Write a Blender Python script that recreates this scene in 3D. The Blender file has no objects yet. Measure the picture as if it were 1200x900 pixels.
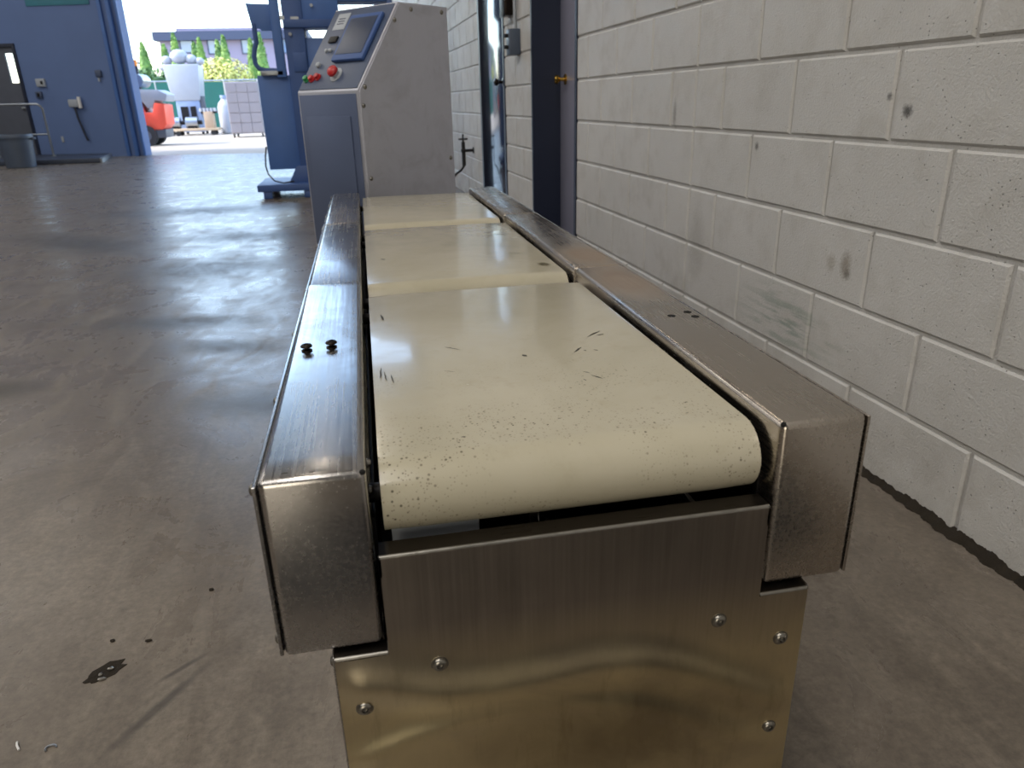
import bpy, bmesh, math, random
from mathutils import Vector, Matrix
random.seed(7)
C = bpy.context.scene.collection
SC = bpy.context.scene

# ------------------------------------------------------------------ camera
cam_d = bpy.data.cameras.new('camera'); cam = bpy.data.objects.new('camera', cam_d); C.objects.link(cam)
r_, u_, f_ = Vector((.980, -.195, -.024)), Vector((.0930, .352, .931)), Vector((.173, .915, -.364))
f_.normalize(); r_ = (r_ - f_ * r_.dot(f_)).normalized(); u_ = r_.cross(f_)
cam.matrix_world = Matrix(((r_.x, u_.x, -f_.x, 0), (r_.y, u_.y, -f_.y, 0), (r_.z, u_.z, -f_.z, .9279), (0, 0, 0, 1)))
cam_d.sensor_width = 36; cam_d.lens = 852.4 / 1200 * 36
cam_d.clip_start = .02; cam_d.clip_end = 400
cam_d.dof.use_dof = True; cam_d.dof.focus_distance = 1.15; cam_d.dof.aperture_fstop = 9
SC.camera = cam

# ------------------------------------------------------------------ sky, sun, exposure
w = bpy.data.worlds.new('sky'); SC.world = w; w.use_nodes = True
nt = w.node_tree; nt.nodes.clear()
out = nt.nodes.new('ShaderNodeOutputWorld'); bg = nt.nodes.new('ShaderNodeBackground')
sky = nt.nodes.new('ShaderNodeTexSky'); sky.sky_type = 'NISHITA'; sky.sun_disc = False
sky.sun_elevation = math.radians(48); sky.sun_rotation = math.radians(-92); sky.air_density = 1.1; sky.dust_density = 1.2
bg.inputs[1].default_value = .80
nt.links.new(sky.outputs[0], bg.inputs[0]); nt.links.new(bg.outputs[0], out.inputs[0])
sun_d = bpy.data.lights.new('sun', 'SUN'); sun_d.energy = 3.8; sun_d.angle = .009; sun_d.color = (1, .95, .87)
sun = bpy.data.objects.new('sun', sun_d); C.objects.link(sun)
sun.rotation_euler = Vector((-.70, -.02, .72)).to_track_quat('Z', 'Y').to_euler()
vs = SC.view_settings
SC.display_settings.display_device = 'sRGB'
vs.view_transform = 'Standard'; vs.look = 'None'; vs.gamma = 1; vs.use_curve_mapping = False; vs.exposure = 0.35

LAMP_POWER = 15.0
SIDE_FILL_POWER = 26.0; ROOF_FILL_POWER = 130.0; REAR_POWER = 100.0

# ------------------------------------------------------------------ helpers
def col(h):
    if isinstance(h, str):
        c = [int(h[i:i + 2], 16) / 255 for i in (0, 2, 4)]
        c = [x / 12.92 if x <= .04045 else ((x + .055) / 1.055) ** 2.4 for x in c]
    else: c = list(h)
    return (*c, 1)

class NB:
    """tiny node-tree helper"""
    def __init__(s, name):
        s.m = bpy.data.materials.new(name); s.m.use_nodes = True
        s.t = s.m.node_tree; s.b = s.t.nodes['Principled BSDF']
    def n(s, kind, **k):
        x = s.t.nodes.new(kind)
        for a, v in k.items(): setattr(x, a, v)
        return x
    def put(s, sock, v):
        if hasattr(v, 'links') or isinstance(v, bpy.types.NodeSocket): s.t.links.new(v, sock)
        elif isinstance(v, (tuple, list)) and len(v) == 3 and sock.type == 'RGBA': sock.default_value = (*v, 1)
        else: sock.default_value = v
    def math(s, op, a, b=0.0, clamp=False):
        x = s.n('ShaderNodeMath', operation=op, use_clamp=clamp); s.put(x.inputs[0], a); s.put(x.inputs[1], b); return x.outputs[0]
    def vmath(s, op, a, b):
        x = s.n('ShaderNodeVectorMath', operation=op); s.put(x.inputs[0], a); s.put(x.inputs[1], b); return x
    def mix(s, f, a, b, mode='MIX'):
        x = s.n('ShaderNodeMix', data_type='RGBA', blend_type=mode); s.put(x.inputs[0], f); s.put(x.inputs[6], a); s.put(x.inputs[7], b); return x.outputs[2]
    def ramp(s, f, lo, hi, a=0.0, b=1.0):
        x = s.n('ShaderNodeMapRange'); s.put(x.inputs[0], f)
        for i, v in zip((1, 2, 3, 4), (lo, hi, a, b)): x.inputs[i].default_value = v
        return x.outputs[0]
    def pos(s): return s.n('ShaderNodeNewGeometry').outputs['Position']
    def obj(s): return s.n('ShaderNodeTexCoord').outputs['Object']
    def scale(s, v, sc, loc=(0, 0, 0), rot=(0, 0, 0)):
        x = s.n('ShaderNodeMapping'); s.put(x.inputs[0], v); x.inputs[1].default_value = loc; x.inputs[2].default_value = rot
        x.inputs[3].default_value = sc if isinstance(sc, tuple) else (sc, sc, sc); return x.outputs[0]
    def noise(s, v, sc=5, det=4, rough=.55, dist=0):
        x = s.n('ShaderNodeTexNoise'); s.put(x.inputs['Vector'], v); x.inputs['Scale'].default_value = sc; x.inputs['Detail'].default_value = det
        x.inputs['Roughness'].default_value = rough; x.inputs['Distortion'].default_value = dist; return x.outputs[0]
    def voro(s, v, sc=5, rnd=1.0):
        x = s.n('ShaderNodeTexVoronoi'); s.put(x.inputs['Vector'], v); x.inputs['Scale'].default_value = sc; x.inputs['Randomness'].default_value = rnd; return x
    def bump(s, h, strength=.3, dist=.01):
        x = s.n('ShaderNodeBump'); s.put(x.inputs['Height'], h); x.inputs['Strength'].default_value = strength; x.inputs['Distance'].default_value = dist
        s.t.links.new(x.outputs[0], s.b.inputs['Normal'])
    def blot(s, p, c, rad, rot=0, edge=.45, wob=None):
        """soft elliptical mask about a real place c, broken up by noise"""
        q = s.scale(p, (1 / rad[0], 1 / rad[1], 1 / rad[2]), (0, 0, 0), (0, 0, 0)) if False else None
        d = s.vmath('SUBTRACT', p, c).outputs[0]
        d = s.scale(d, (1 / rad[0], 1 / rad[1], 1 / rad[2])) if not rot else s.scale(s.scale(d, 1.0, rot=(0, 0, rot)), (1 / rad[0], 1 / rad[1], 1 / rad[2]))
        l = s.n('ShaderNodeVectorMath', operation='LENGTH'); s.put(l.inputs[0], d)
        v = l.outputs['Value']
        if wob is not None: v = s.math('ADD', v, s.math('MULTIPLY', s.math('SUBTRACT', wob, .5), 1.6))
        return s.ramp(v, 1 + edge, 1 - edge)
    def set(s, base=None, rough=None, metal=None, **k):
        if base is not None: s.put(s.b.inputs['Base Color'], base)
        if rough is not None: s.put(s.b.inputs['Roughness'], rough)
        if metal is not None: s.put(s.b.inputs['Metallic'], metal)
        for a, v in k.items(): s.put(s.b.inputs[a.replace('_', ' ')], v)
        return s.m

def plain(name, c, rough=.5, metal=0.0, var=.12, sc=6, spec=.5, bump=0):
    b = NB(name); p = b.obj(); n = b.noise(p, sc, 4)
    c = col(c); dark = tuple(x * (1 - var) for x in c[:3]); lite = tuple(min(1, x * (1 + var)) for x in c[:3])
    b.set(b.mix(n, dark, lite), b.ramp(n, 0, 1, max(0, rough - .06), min(1, rough + .06)), metal, Specular_IOR_Level=spec)
    if bump: b.bump(b.noise(p, sc * 6, 3), bump, .004)
    return b.m

SPLIT = {'switch', 'hanger', 'door_track', 'mast', 'fork', 'valve_head', 'wrapped_top', 'opening_panel', 'lug', 'inner_rail', 'side_flange', 'key_slot', 'stem', 'metal_stub', 'handle'}
class MB:
    def __init__(s): s.bm = bmesh.new()
    def _xf(s, vs, m):
        if m is not None: bmesh.ops.transform(s.bm, matrix=m, verts=vs)
    def box(s, lo, hi, bev=0, seg=2, m=None):
        r = bmesh.ops.create_cube(s.bm, size=1); vs_ = r['verts']
        for v in vs_:
            for i in range(3): v.co[i] = lo[i] + (v.co[i] + .5) * (hi[i] - lo[i])
        if bev:
            es = list({e for v in vs_ for e in v.link_edges})
            rr = bmesh.ops.bevel(s.bm, geom=es, offset=bev, segments=seg, affect='EDGES', profile=.5)
            vs_ = list({v for f in rr['faces'] for v in f.verts})
            vs_ = s._island(vs_)
        s._xf(vs_, m); return vs_
    def _island(s, seed):
        seen = set(seed); st = list(seed)
        while st:
            v = st.pop()
            for e in v.link_edges:
                o = e.other_vert(v)
                if o not in seen: seen.add(o); st.append(o)
        return list(seen)
    def cyl(s, a, b, r, r2=None, seg=16, cap=True):
        a, b = Vector(a), Vector(b); r2 = r if r2 is None else r2
        d = b - a; q = d.to_track_quat('Z', 'Y').to_matrix().to_4x4(); m = Matrix.Translation((a + b) / 2) @ q
        return bmesh.ops.create_cone(s.bm, cap_ends=cap, segments=seg, radius1=r, radius2=r2, depth=d.length, matrix=m)['verts']
    def ball(s, c, r, sc=(1, 1, 1), sub=2):
        m = Matrix.Translation(c) @ Matrix.Diagonal((sc[0], sc[1], sc[2], 1))
        return bmesh.ops.create_icosphere(s.bm, subdivisions=sub, radius=r, matrix=m)['verts']
    def tube(s, pts, r, seg=8, closed=False):
        pts = [Vector(p) for p in pts]; rings = []
        n = len(pts); prev = None
        for i, p in enumerate(pts):
            a = pts[i - 1] if (i or closed) else p; b = pts[(i + 1) % n] if (i < n - 1 or closed) else p
            t = (b - a).normalized()
            if prev is None:
                x = t.orthogonal().normalized()
            else:
                x = prev - t * prev.dot(t); x.normalize()
            prev = x; y = t.cross(x)
            rings.append([s.bm.verts.new(p + (x * math.cos(k * 2 * math.pi / seg) + y * math.sin(k * 2 * math.pi / seg)) * r) for k in range(seg)])
        for i in range(n if closed else n - 1):
            A, B = rings[i], rings[(i + 1) % n]
            for k in range(seg): s.bm.faces.new((A[k], A[(k + 1) % seg], B[(k + 1) % seg], B[k]))
        if not closed:
            s.bm.faces.new(rings[0][::-1]); s.bm.faces.new(rings[-1])
    def prism(s, poly, axis, a, b, bev=0, m=None, seg=2):
        """poly of 2-D points extruded along axis from a to b; axis 0: (y,z), 1: (x,z), 2: (x,y)"""
        def mk(p, t):
            return {0: (t, p[0], p[1]), 1: (p[0], t, p[1]), 2: (p[0], p[1], t)}[axis]
        A = [s.bm.verts.new(mk(p, a)) for p in poly]; B = [s.bm.verts.new(mk(p, b)) for p in poly]; n = len(poly)
        fs = [s.bm.faces.new(A), s.bm.faces.new(B[::-1])]
        for i in range(n): fs.append(s.bm.faces.new((A[i], B[i], B[(i + 1) % n], A[(i + 1) % n])))
        vs_ = A + B
        bmesh.ops.recalc_face_normals(s.bm, faces=fs)
        if bev:
            es = list({e for v in vs_ for e in v.link_edges})
            rr = bmesh.ops.bevel(s.bm, geom=es, offset=bev, segments=seg, affect='EDGES', profile=.5)
            vs_ = s._island([v for f in rr['faces'] for v in f.verts])
        s._xf(vs_, m); return vs_
    def lathe(s, prof, c=(0, 0, 0), seg=24, m=None):
        rings = []
        for (r, z) in prof:
            rings.append([s.bm.verts.new((c[0] + r * math.cos(k * 2 * math.pi / seg), c[1] + r * math.sin(k * 2 * math.pi / seg), c[2] + z)) for k in range(seg)])
        for A, B in zip(rings, rings[1:]):
            for k in range(seg): s.bm.faces.new((A[k], A[(k + 1) % seg], B[(k + 1) % seg], B[k]))
        s.bm.faces.new(rings[0][::-1]); s.bm.faces.new(rings[-1])
        s._xf([v for q in rings for v in q], m)
    def quad(s, *p): return s.bm.faces.new([s.bm.verts.new(q) for q in p])
    def build(s, name, mat, parent=None, smooth=35, recalc=True):
        if recalc: bmesh.ops.recalc_face_normals(s.bm, faces=s.bm.faces[:])
        if name in SPLIT:
            while True:
                s.bm.verts.ensure_lookup_table(); isl = s._island([s.bm.verts[0]])
                if len(isl) == len(s.bm.verts): break
                n_ = MB(); mp_ = {v: n_.bm.verts.new(v.co) for v in isl}
                for f in {f for v in isl for f in v.link_faces}: n_.bm.faces.new([mp_[v] for v in f.verts])
                bmesh.ops.delete(s.bm, geom=isl, context='VERTS'); MB.link(n_, name, mat, parent, smooth)
        return s.link(name, mat, parent, smooth)
    def link(s, name, mat, parent=None, smooth=35):
        me = bpy.data.meshes.new(name); s.bm.to_mesh(me); s.bm.free()
        if smooth and len(me.polygons):
            me.polygons.foreach_set('use_smooth', [True] * len(me.polygons)); me.set_sharp_from_angle(angle=math.radians(smooth))
        for m_ in (mat if isinstance(mat, (list, tuple)) else [mat]): me.materials.append(m_)
        o = bpy.data.objects.new(name, me); C.objects.link(o)
        if parent is not None: o.parent = parent
        return o

def tag(o, label=None, cat=None, group=None, kind=None):
    if label: o['label'] = label
    if cat: o['category'] = cat
    if group: o['group'] = group
    if kind: o['kind'] = kind
    return o
def empty(name, loc=(0, 0, 0), rz=0):
    o = bpy.data.objects.new(name, None); C.objects.link(o); o.location = loc; o.rotation_euler = (0, 0, rz); o.empty_display_size = .1; return o
def copy_tree(o, parent=None):
    c = o.copy(); C.objects.link(c)
    if parent is not None: c.parent = parent
    for ch in list(o.children): copy_tree(ch, c)
    return c
def one(fn, name, mat, parent=None, smooth=35):
    b = MB(); fn(b); return b.build(name, mat, parent, smooth)

# ------------------------------------------------------------------ materials
def mat_floor():
    b = NB('worn_concrete'); p = b.pos()
    n1 = b.noise(p, .55, 6, .6, .6); n2 = b.noise(p, 3.2, 7, .65, .8); n3 = b.noise(b.scale(p, (1, .35, 1), rot=(0, 0, .5)), 9, 6, .65, 1.2); n4 = b.noise(p, 70, 5, .75)
    c = b.mix(b.ramp(n1, .3, .7), col('736a61')[:3], col('8a8177')[:3])
    c = b.mix(b.ramp(n2, .38, .72, 0, .65), c, col('5c5349')[:3])
    c = b.mix(b.ramp(n3, .42, .85, 0, .45), c, col('a59a8a')[:3])
    c = b.mix(b.ramp(n4, .35, .7, 0, .5), c, col('3a3632')[:3])
    wob = b.math('ADD', b.math('MULTIPLY', b.noise(p, 9, 6, .7, 1.0), .65), b.math('MULTIPLY', n2, .35))
    stains = [((-2.2, 6.05, 0), (.75, .22, 1), .75), ((-1.0, 4.75, 0), (.38, .3, 1), .2), ((-1.5, 7.6, 0), (.8, .3, 1), 0.0), ((-1.35, 2.75, 0), (.14, .08, 1), .3),
              ((-.62, 3.05, 0), (.2, .08, 1), .4), ((-.9, 3.5, 0), (.35, .1, 1), .2), ((-.42, 1.03, 0), (.008, .09, 1), .62),
              ((-.40, 1.12, 0), (.005, .04, 1), .9), ((-.9, 5.9, 0), (.5, .2, 1), 0.1), ((-.30, 2.35, 0), (.3, .12, 1), .3)]
    st = None
    for cc, rr, ro in stains:
        k = b.blot(p, cc, rr, ro, .55, wob); st = k if st is None else b.math('MAXIMUM', st, k)
    c = b.mix(b.math('MULTIPLY', st, .72), c, col('322e2a')[:3])
    # streaks left by wheels
    n5 = b.noise(b.scale(p, (14, .9, 1), rot=(0, 0, .62)), 1.0, 4, .6, .3)
    c = b.mix(b.ramp(n5, .58, .80, 0, .4), c, col('3d3833')[:3])
    n6 = b.noise(p, 28, 8, .7, .5)
    c = b.mix(b.ramp(n6, .35, .65, 0, .28), c, col('453f39')[:3])
    rg = b.ramp(n2, .3, .75, .20, .40); rg = b.math('ADD', rg, b.ramp(n3, .45, .8, 0, .14)); rg = b.math('ADD', rg, b.math('MULTIPLY', st, .12))
    b.set(c, rg, 0, Specular_IOR_Level=.40)
    b.bump(b.math('ADD', b.math('MULTIPLY', n2, .7), b.math('MULTIPLY', n4, .12)), .16, .01)
    return b.m

def mat_block():
    b = NB('painted_block'); p = b.pos()
    n1 = b.noise(p, 1.1, 5, .6); n2 = b.noise(p, 9, 5, .6); n3 = b.noise(p, 160, 4, .65); v = b.voro(p, 75)
    c = b.mix(b.ramp(n1, .3, .7), col('bab9b7')[:3], col('c8c7c6')[:3])
    c = b.mix(b.ramp(n2, .5, .8, 0, .3), c, col('8f8a80')[:3])
    # pits in the block face, dark spots of bare block
    pit = b.math('MULTIPLY', b.ramp(v.outputs['Distance'], .16, .07), b.ramp(b.noise(p, 14, 3), .46, .6))
    c = b.mix(b.math('MULTIPLY', pit, .6), c, col('55514b')[:3])
    # dirt splash low on the wall
    z = b.n('ShaderNodeSeparateXYZ'); b.put(z.inputs[0], p)
    dirt = b.math('MULTIPLY', b.ramp(z.outputs[2], .30, 0.0), b.ramp(b.noise(p, 5, 6, .65), .42, .75))
    c = b.mix(b.math('MULTIPLY', dirt, .55), c, col('6b5f50')[:3])
    def wp(s_, z_):
        W_ = .0244; u = 1.2458
        return (math.cos(W_) * u - math.sin(W_) * s_, math.sin(W_) * u + math.cos(W_) * s_, z_)
    for s_, z_, rr, k, hx in [(1.507, .882, (.02, .014, .013), .85, '2f2b27'), (1.572, .913, (.01, .007, .008), .7, '3a352f'), (1.64, .505, (.03, .018, .03), .55, '6b5c46'),
                          (1.70, .50, (.03, .016, .02), .35, '75684f'), (1.63, .484, (.014, .011, .012), .5, '3d352a'), (2.13, .776, (.01, .009, .01), .7, '35312c'),
                          (2.74, .86, (.02, .012, .045), .5, '5a554d'), (2.49, .42, (.04, .05, .10), .3, '75716a')]:
        c = b.mix(b.math('MULTIPLY', b.blot(p, wp(s_, z_), rr, 0, .5, n3), k), c, col(hx)[:3])
    g = b.noise(b.scale(p, (1, 3, 26), rot=(.12, 0, 0)), 2.2, 4, .6)
    gm = b.math('MULTIPLY', b.blot(p, wp(1.88, .29), (.1, .20, .075), 0, .6), b.ramp(g, .46, .6))
    c = b.mix(b.math('MULTIPLY', gm, .5), c, col('5f7a6c')[:3])
    b.set(c, b.ramp(n2, .3, .7, .5, .68), 0, Specular_IOR_Level=.4)
    h = b.math('ADD', b.math('MULTIPLY', n3, .55), b.math('MULTIPLY', pit, -1.4)); h = b.math('ADD', h, b.math('MULTIPLY', n2, .5))
    b.bump(h, .75, .006)
    return b.m

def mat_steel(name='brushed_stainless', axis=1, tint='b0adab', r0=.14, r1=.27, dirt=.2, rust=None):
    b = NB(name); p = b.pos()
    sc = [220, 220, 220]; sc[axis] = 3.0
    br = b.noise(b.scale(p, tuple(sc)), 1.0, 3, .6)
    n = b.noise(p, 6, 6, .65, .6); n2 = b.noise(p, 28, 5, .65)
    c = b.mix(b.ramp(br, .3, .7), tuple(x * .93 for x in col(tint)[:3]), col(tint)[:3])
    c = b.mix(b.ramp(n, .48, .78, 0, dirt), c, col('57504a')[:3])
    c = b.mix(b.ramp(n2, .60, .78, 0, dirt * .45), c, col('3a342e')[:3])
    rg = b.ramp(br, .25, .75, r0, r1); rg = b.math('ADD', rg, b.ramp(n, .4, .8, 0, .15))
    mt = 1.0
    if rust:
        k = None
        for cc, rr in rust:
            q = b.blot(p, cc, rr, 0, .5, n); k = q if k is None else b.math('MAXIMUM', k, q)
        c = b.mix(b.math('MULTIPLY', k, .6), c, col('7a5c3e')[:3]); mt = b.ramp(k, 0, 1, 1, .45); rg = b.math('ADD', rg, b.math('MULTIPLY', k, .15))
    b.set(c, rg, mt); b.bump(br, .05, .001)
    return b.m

def mat_panel():
    b = NB('warm_reflect_stainless'); p = b.pos()
    br = b.noise(b.scale(p, (260, 260, 5)), 1.0, 3, .6); n = b.noise(p, 7, 6, .6, .8); n2 = b.noise(b.scale(p, (60, 60, 9)), 1, 4, .6)
    c = b.mix(b.ramp(br, .3, .7), col('a2988d')[:3], col('aea398')[:3])
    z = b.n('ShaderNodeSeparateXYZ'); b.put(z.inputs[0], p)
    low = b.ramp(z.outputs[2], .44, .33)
    c = b.mix(b.math('MULTIPLY', low, b.ramp(n, .2, .8, .45, .9)), c, col('e4d4a6')[:3])  # lower zone tinted yellow to stand in for a warm reflection
    c = b.mix(b.math('MULTIPLY', b.blot(p, (.24, .6, .25), (.13, .2, .07), 0, .7, n), .55), c, col('4a3826')[:3])
    c = b.mix(b.math('MULTIPLY', b.ramp(n2, .55, .75, 0, .3), low), c, col('7a6a48')[:3])
    rg = b.ramp(br, .25, .75, .27, .31); rg = b.math('ADD', rg, b.ramp(n, .4, .8, 0, .06))
    b.set(c, rg, 1.0); b.bump(br, .02, .0006)
    return b.m

def mat_belt():
    b = NB('cream_belt'); p = b.pos()
    n = b.noise(p, 3.5, 6, .6, .5); n2 = b.noise(p, 22, 6, .7); v = b.voro(p, 165); v2 = b.voro(p, 300)
    c = b.mix(b.ramp(n, .3, .75), col('bab4a2')[:3], col('aca691')[:3])
    c = b.mix(b.ramp(n2, .55, .8, 0, .3), c, col('8d8466')[:3])
    z = b.n('ShaderNodeSeparateXYZ'); b.put(z.inputs[0], p)
    y = z.outputs[1]; x = z.outputs[0]
    near = b.ramp(y, .95, .68)
    area = b.math('MAXIMUM', b.math('MULTIPLY', near, b.ramp(b.noise(p, 12, 4, .6), .42, .62)), b.math('MULTIPLY', b.ramp(x, .11, .0), b.math('MULTIPLY', b.ramp(y, .80, .66), .95)))
    sp = b.math('MULTIPLY', b.ramp(v.outputs['Distance'], .20, .10), b.ramp(v.outputs['Color'], .45, .6)) if False else b.ramp(v.outputs['Distance'], .27, .17)
    cell = b.n('ShaderNodeSeparateColor'); b.put(cell.inputs[0], v.outputs['Color'])
    sp = b.math('MULTIPLY', sp, b.math('MULTIPLY', b.ramp(cell.outputs[0], .52, .56), .85))
    sp2 = b.math('MULTIPLY', b.ramp(v2.outputs['Distance'], .32, .15), .6)
    cell2 = b.n('ShaderNodeSeparateColor'); b.put(cell2.inputs[0], v2.outputs['Color'])
    sp2 = b.math('MULTIPLY', sp2, b.ramp(cell2.outputs[0], .5, .54))
    c = b.mix(b.math('MULTIPLY', area, b.math('MAXIMUM', sp, sp2)), c, col('3d382c')[:3])
    # grey film and worn patches on the middle belt
    wk = b.math('MULTIPLY', b.blot(p, (.33, 1.75, .6), (.11, .26, .3), 0, .5, n2), .3)
    c = b.mix(wk, c, col('8c8674')[:3])
    for cc, rr in [((.36, 1.50, .6), (.012, .016, .05)), ((.355, 2.07, .6), (.016, .02, .05))]:
        c = b.mix(b.blot(p, cc, rr, 0, .4, n2), c, col('6d6650')[:3])
    b.set(c, b.ramp(n2, .3, .8, .12, .30), 0, Specular_IOR_Level=.6, Coat_Weight=.35, Coat_Roughness=.06)
    b.bump(n2, .04, .002)
    return b.m

def mat_leaf(name, a, c2):
    b = NB(name); p = b.pos(); n = b.noise(p, 3.5, 3)
    b.set(b.mix(b.ramp(n, .3, .7), col(a)[:3], col(c2)[:3]), .6, 0); return b.m

M = {}
M['floor'] = mat_floor(); M['block'] = mat_block()
M['steel'] = mat_steel(); M['steel_right'] = mat_steel('stained_stainless', 1, 'b8b0a7', .16, .30, .25, [((.45, 1.27, .61), (.05, .13, .1)), ((.455, 1.50, .61), (.05, .1, .1))])
M['steel_x'] = mat_steel('cabinet_stainless', 2, 'c9cbd6', .42, .58, .2)
M['flange'] = mat_steel('folded_stainless', 0, '4f4a46', .25, .4, .5); M['panel'] = mat_panel(); M['belt'] = mat_belt()  # flange steel darkened to stand in for the belt's dark reflection
M['steel_dark'] = plain('shaded_steel', '66728f', .5, .75, .12, 5); M['zinc'] = plain('zinc_screw', '8e8b85', .3, 1.0, .2, 60)  # cabinet front: shade and blue flare put into the steel colour
M['dark_metal'] = plain('dark_metal', '2b2a2b', .45, .8, .25, 30)
M['black'] = plain('black_rubber', '17171a', .6)
M['hole'] = plain('dark_hollow', '050505', .9, 0, .05)
M['scuff'] = plain('scuff', '3a352b', .6)
M['navy'] = plain('navy_paint', '20273b', .42, 0, .15, 4)
M['leaf_door'] = plain('door_paint', '2b3142', .12, 0, .1, 3, .7)
M['leaf_door2'] = plain('reflect_lavender_door', '85869a', .35, 0, .08, 3); M['far_wall'] = plain('haze_blue_wall', '6278a6', .6, 0, .15, 1.2, .3)  # far wall blue carries the lens flare haze
M['haze_blue'] = plain('haze_blue', '4a6fb0', .45, 0, .18, 3)  # blue of the lens flare haze put into the paint
M['machine_dark'] = plain('machine_dark', '3a5892', .5, 0, .2, 5)  # dark tone also lightened and blued for the flare haze
M['grey_door'] = plain('grey_door', '565b68', .5)
M['galv'] = plain('galvanised_pipe', '9aa0a8', .35, .9, .15, 8)
M['bin'] = plain('bin_plastic', '4a5567', .45, 0, .12, 5)
M['plate'] = plain('diamond_steel', '3e4656', .5, .3, .2, 8)
M['white'] = plain('white_paint', 'dcdcdc', .5, 0, .06)
M['teal'] = plain('teal_panel', '3e7d90', .5, 0, .1)
M['brass'] = plain('brass', 'c9a24a', .2, 1.0, .1)
M['bronze'] = plain('dark_bronze', '2a2522', .3, .9, .1)
M['red'] = plain('red_plastic', 'b3262a', .35); M['green_b'] = plain('green_plastic', '2f8a55', .35)
M['screen'] = plain('screen_glass', '2d3a55', .4, 0, .15, 8, .6)
M['overlay'] = plain('panel_overlay', '46536e', .4, 0, .12, 10)
M['sticker'] = plain('sticker', 'a3aab4', .5)
M['yard'] = plain('yard_concrete', 'a0978a', .85, 0, .1, .6, .2)
M['lift_red'] = plain('forklift_red', 'e8543c', .45, 0, .1); M['lift_grey'] = plain('forklift_grey', '50535c', .5); M['tyre'] = plain('tyre', '2b2b2e', .8)
M['amber'] = plain('amber', 'f08a2a', .3)
M['wrap'] = plain('white_wrap', '9b9ea6', .45, 0, .08, 4); M['pale_blue'] = plain('pale_blue_steel', '8492ad', .4, .1)
M['crate'] = plain('pale_grey_panel', '8d888c', .6, 0, .1, 3)
M['cardboard'] = plain('tan_motor', 'a89078', .6); M['timber'] = plain('timber', 'b9a184', .7)
M['bldg'] = plain('lavender_render', '857d90', .8, 0, .06, .5); M['roof'] = plain('slate_roof', '3a4258', .7); M['win_glass'] = plain('window_glass', '6c7f9c', .08, 0, .2, .8, .9)
M['screen_green'] = plain('green_mesh', '1f5c52', .8, 0, .15, 2); M['dumpster'] = M['screen_green']
M['thuja'] = mat_leaf('thuja_leaf', '3f6a2c', '7c9c44'); M['maple'] = mat_leaf('yellow_leaf', 'b8b85a', 'dcd98a'); M['hedge'] = mat_leaf('hedge_leaf', '345a2e', '52733a'); M['trunk'] = plain('bark', '4a3a2c', .9)
M['dirt'] = plain('dirt', '2b2620', .95, 0, .4, 40, .2, .6)
M['ceiling'] = plain('roof_deck', '77777a', .8, 0, .1, 1)
M['interior'] = plain('dim_wall', '4a4a4c', .7, 0, .1, 1)
gl = NB('clear_glass'); gl.set((.9, .95, 1), .02, 0, Transmission_Weight=1.0, IOR=1.1); M['glass'] = gl.m
em = NB('lamp_tube'); em.set((1, 1, 1), .5, 0, Emission_Color=(1, .86, .64, 1), Emission_Strength=5.0); M['lamp'] = em.m

# ------------------------------------------------------------------ building frame (turned 1.4 degrees from the machine)
WY = .0244
def B(u, s, z=0.0): return Vector((math.cos(WY) * u - math.sin(WY) * s, math.sin(WY) * u + math.cos(WY) * s, z))
WU = 1.2458; CO = .2032; BL = 2 * CO
D2 = (3.98, 4.96); D1 = (5.78, 6.82); DH = 10 * CO       # door openings along the right wall
S0, S1, WH = -6.0, 18.6, 8.2

# ---- floor: slabs with sawn joints
floor = one(lambda b: b.box((-11, -7, -.30), (3, 17.0, -.012)), 'floor', M['hole']); tag(floor, kind='structure')
floor_cells = []
ys = [-7, -.9, 6.75, 12.6, 18.9]; us = [-11.0, -5.6, 1.2458]
e = .002
for i in range(len(us) - 1):
    for j in range(len(ys) - 1):
        u0, u1 = us[i] + e, us[i + 1] - e + (.0 if i == 0 else .03); s0, s1 = ys[j] + e, ys[j + 1] - e
        pts = [B(u0, s0), B(u1, s0), B(u1, s1), B(u0, s1)]
        if j == len(ys) - 2:      # last row ends on the skewed dock wall line
            def yl(x): return 17.45 - .25 * (x + 4.5) - .005
            pts[2].y = yl(pts[2].x); pts[3].y = yl(pts[3].x)
        b = MB(); b.prism([(p.x, p.y) for p in pts], 2, -.15, 0.0); b.build('slab', M['floor'], floor)

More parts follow.
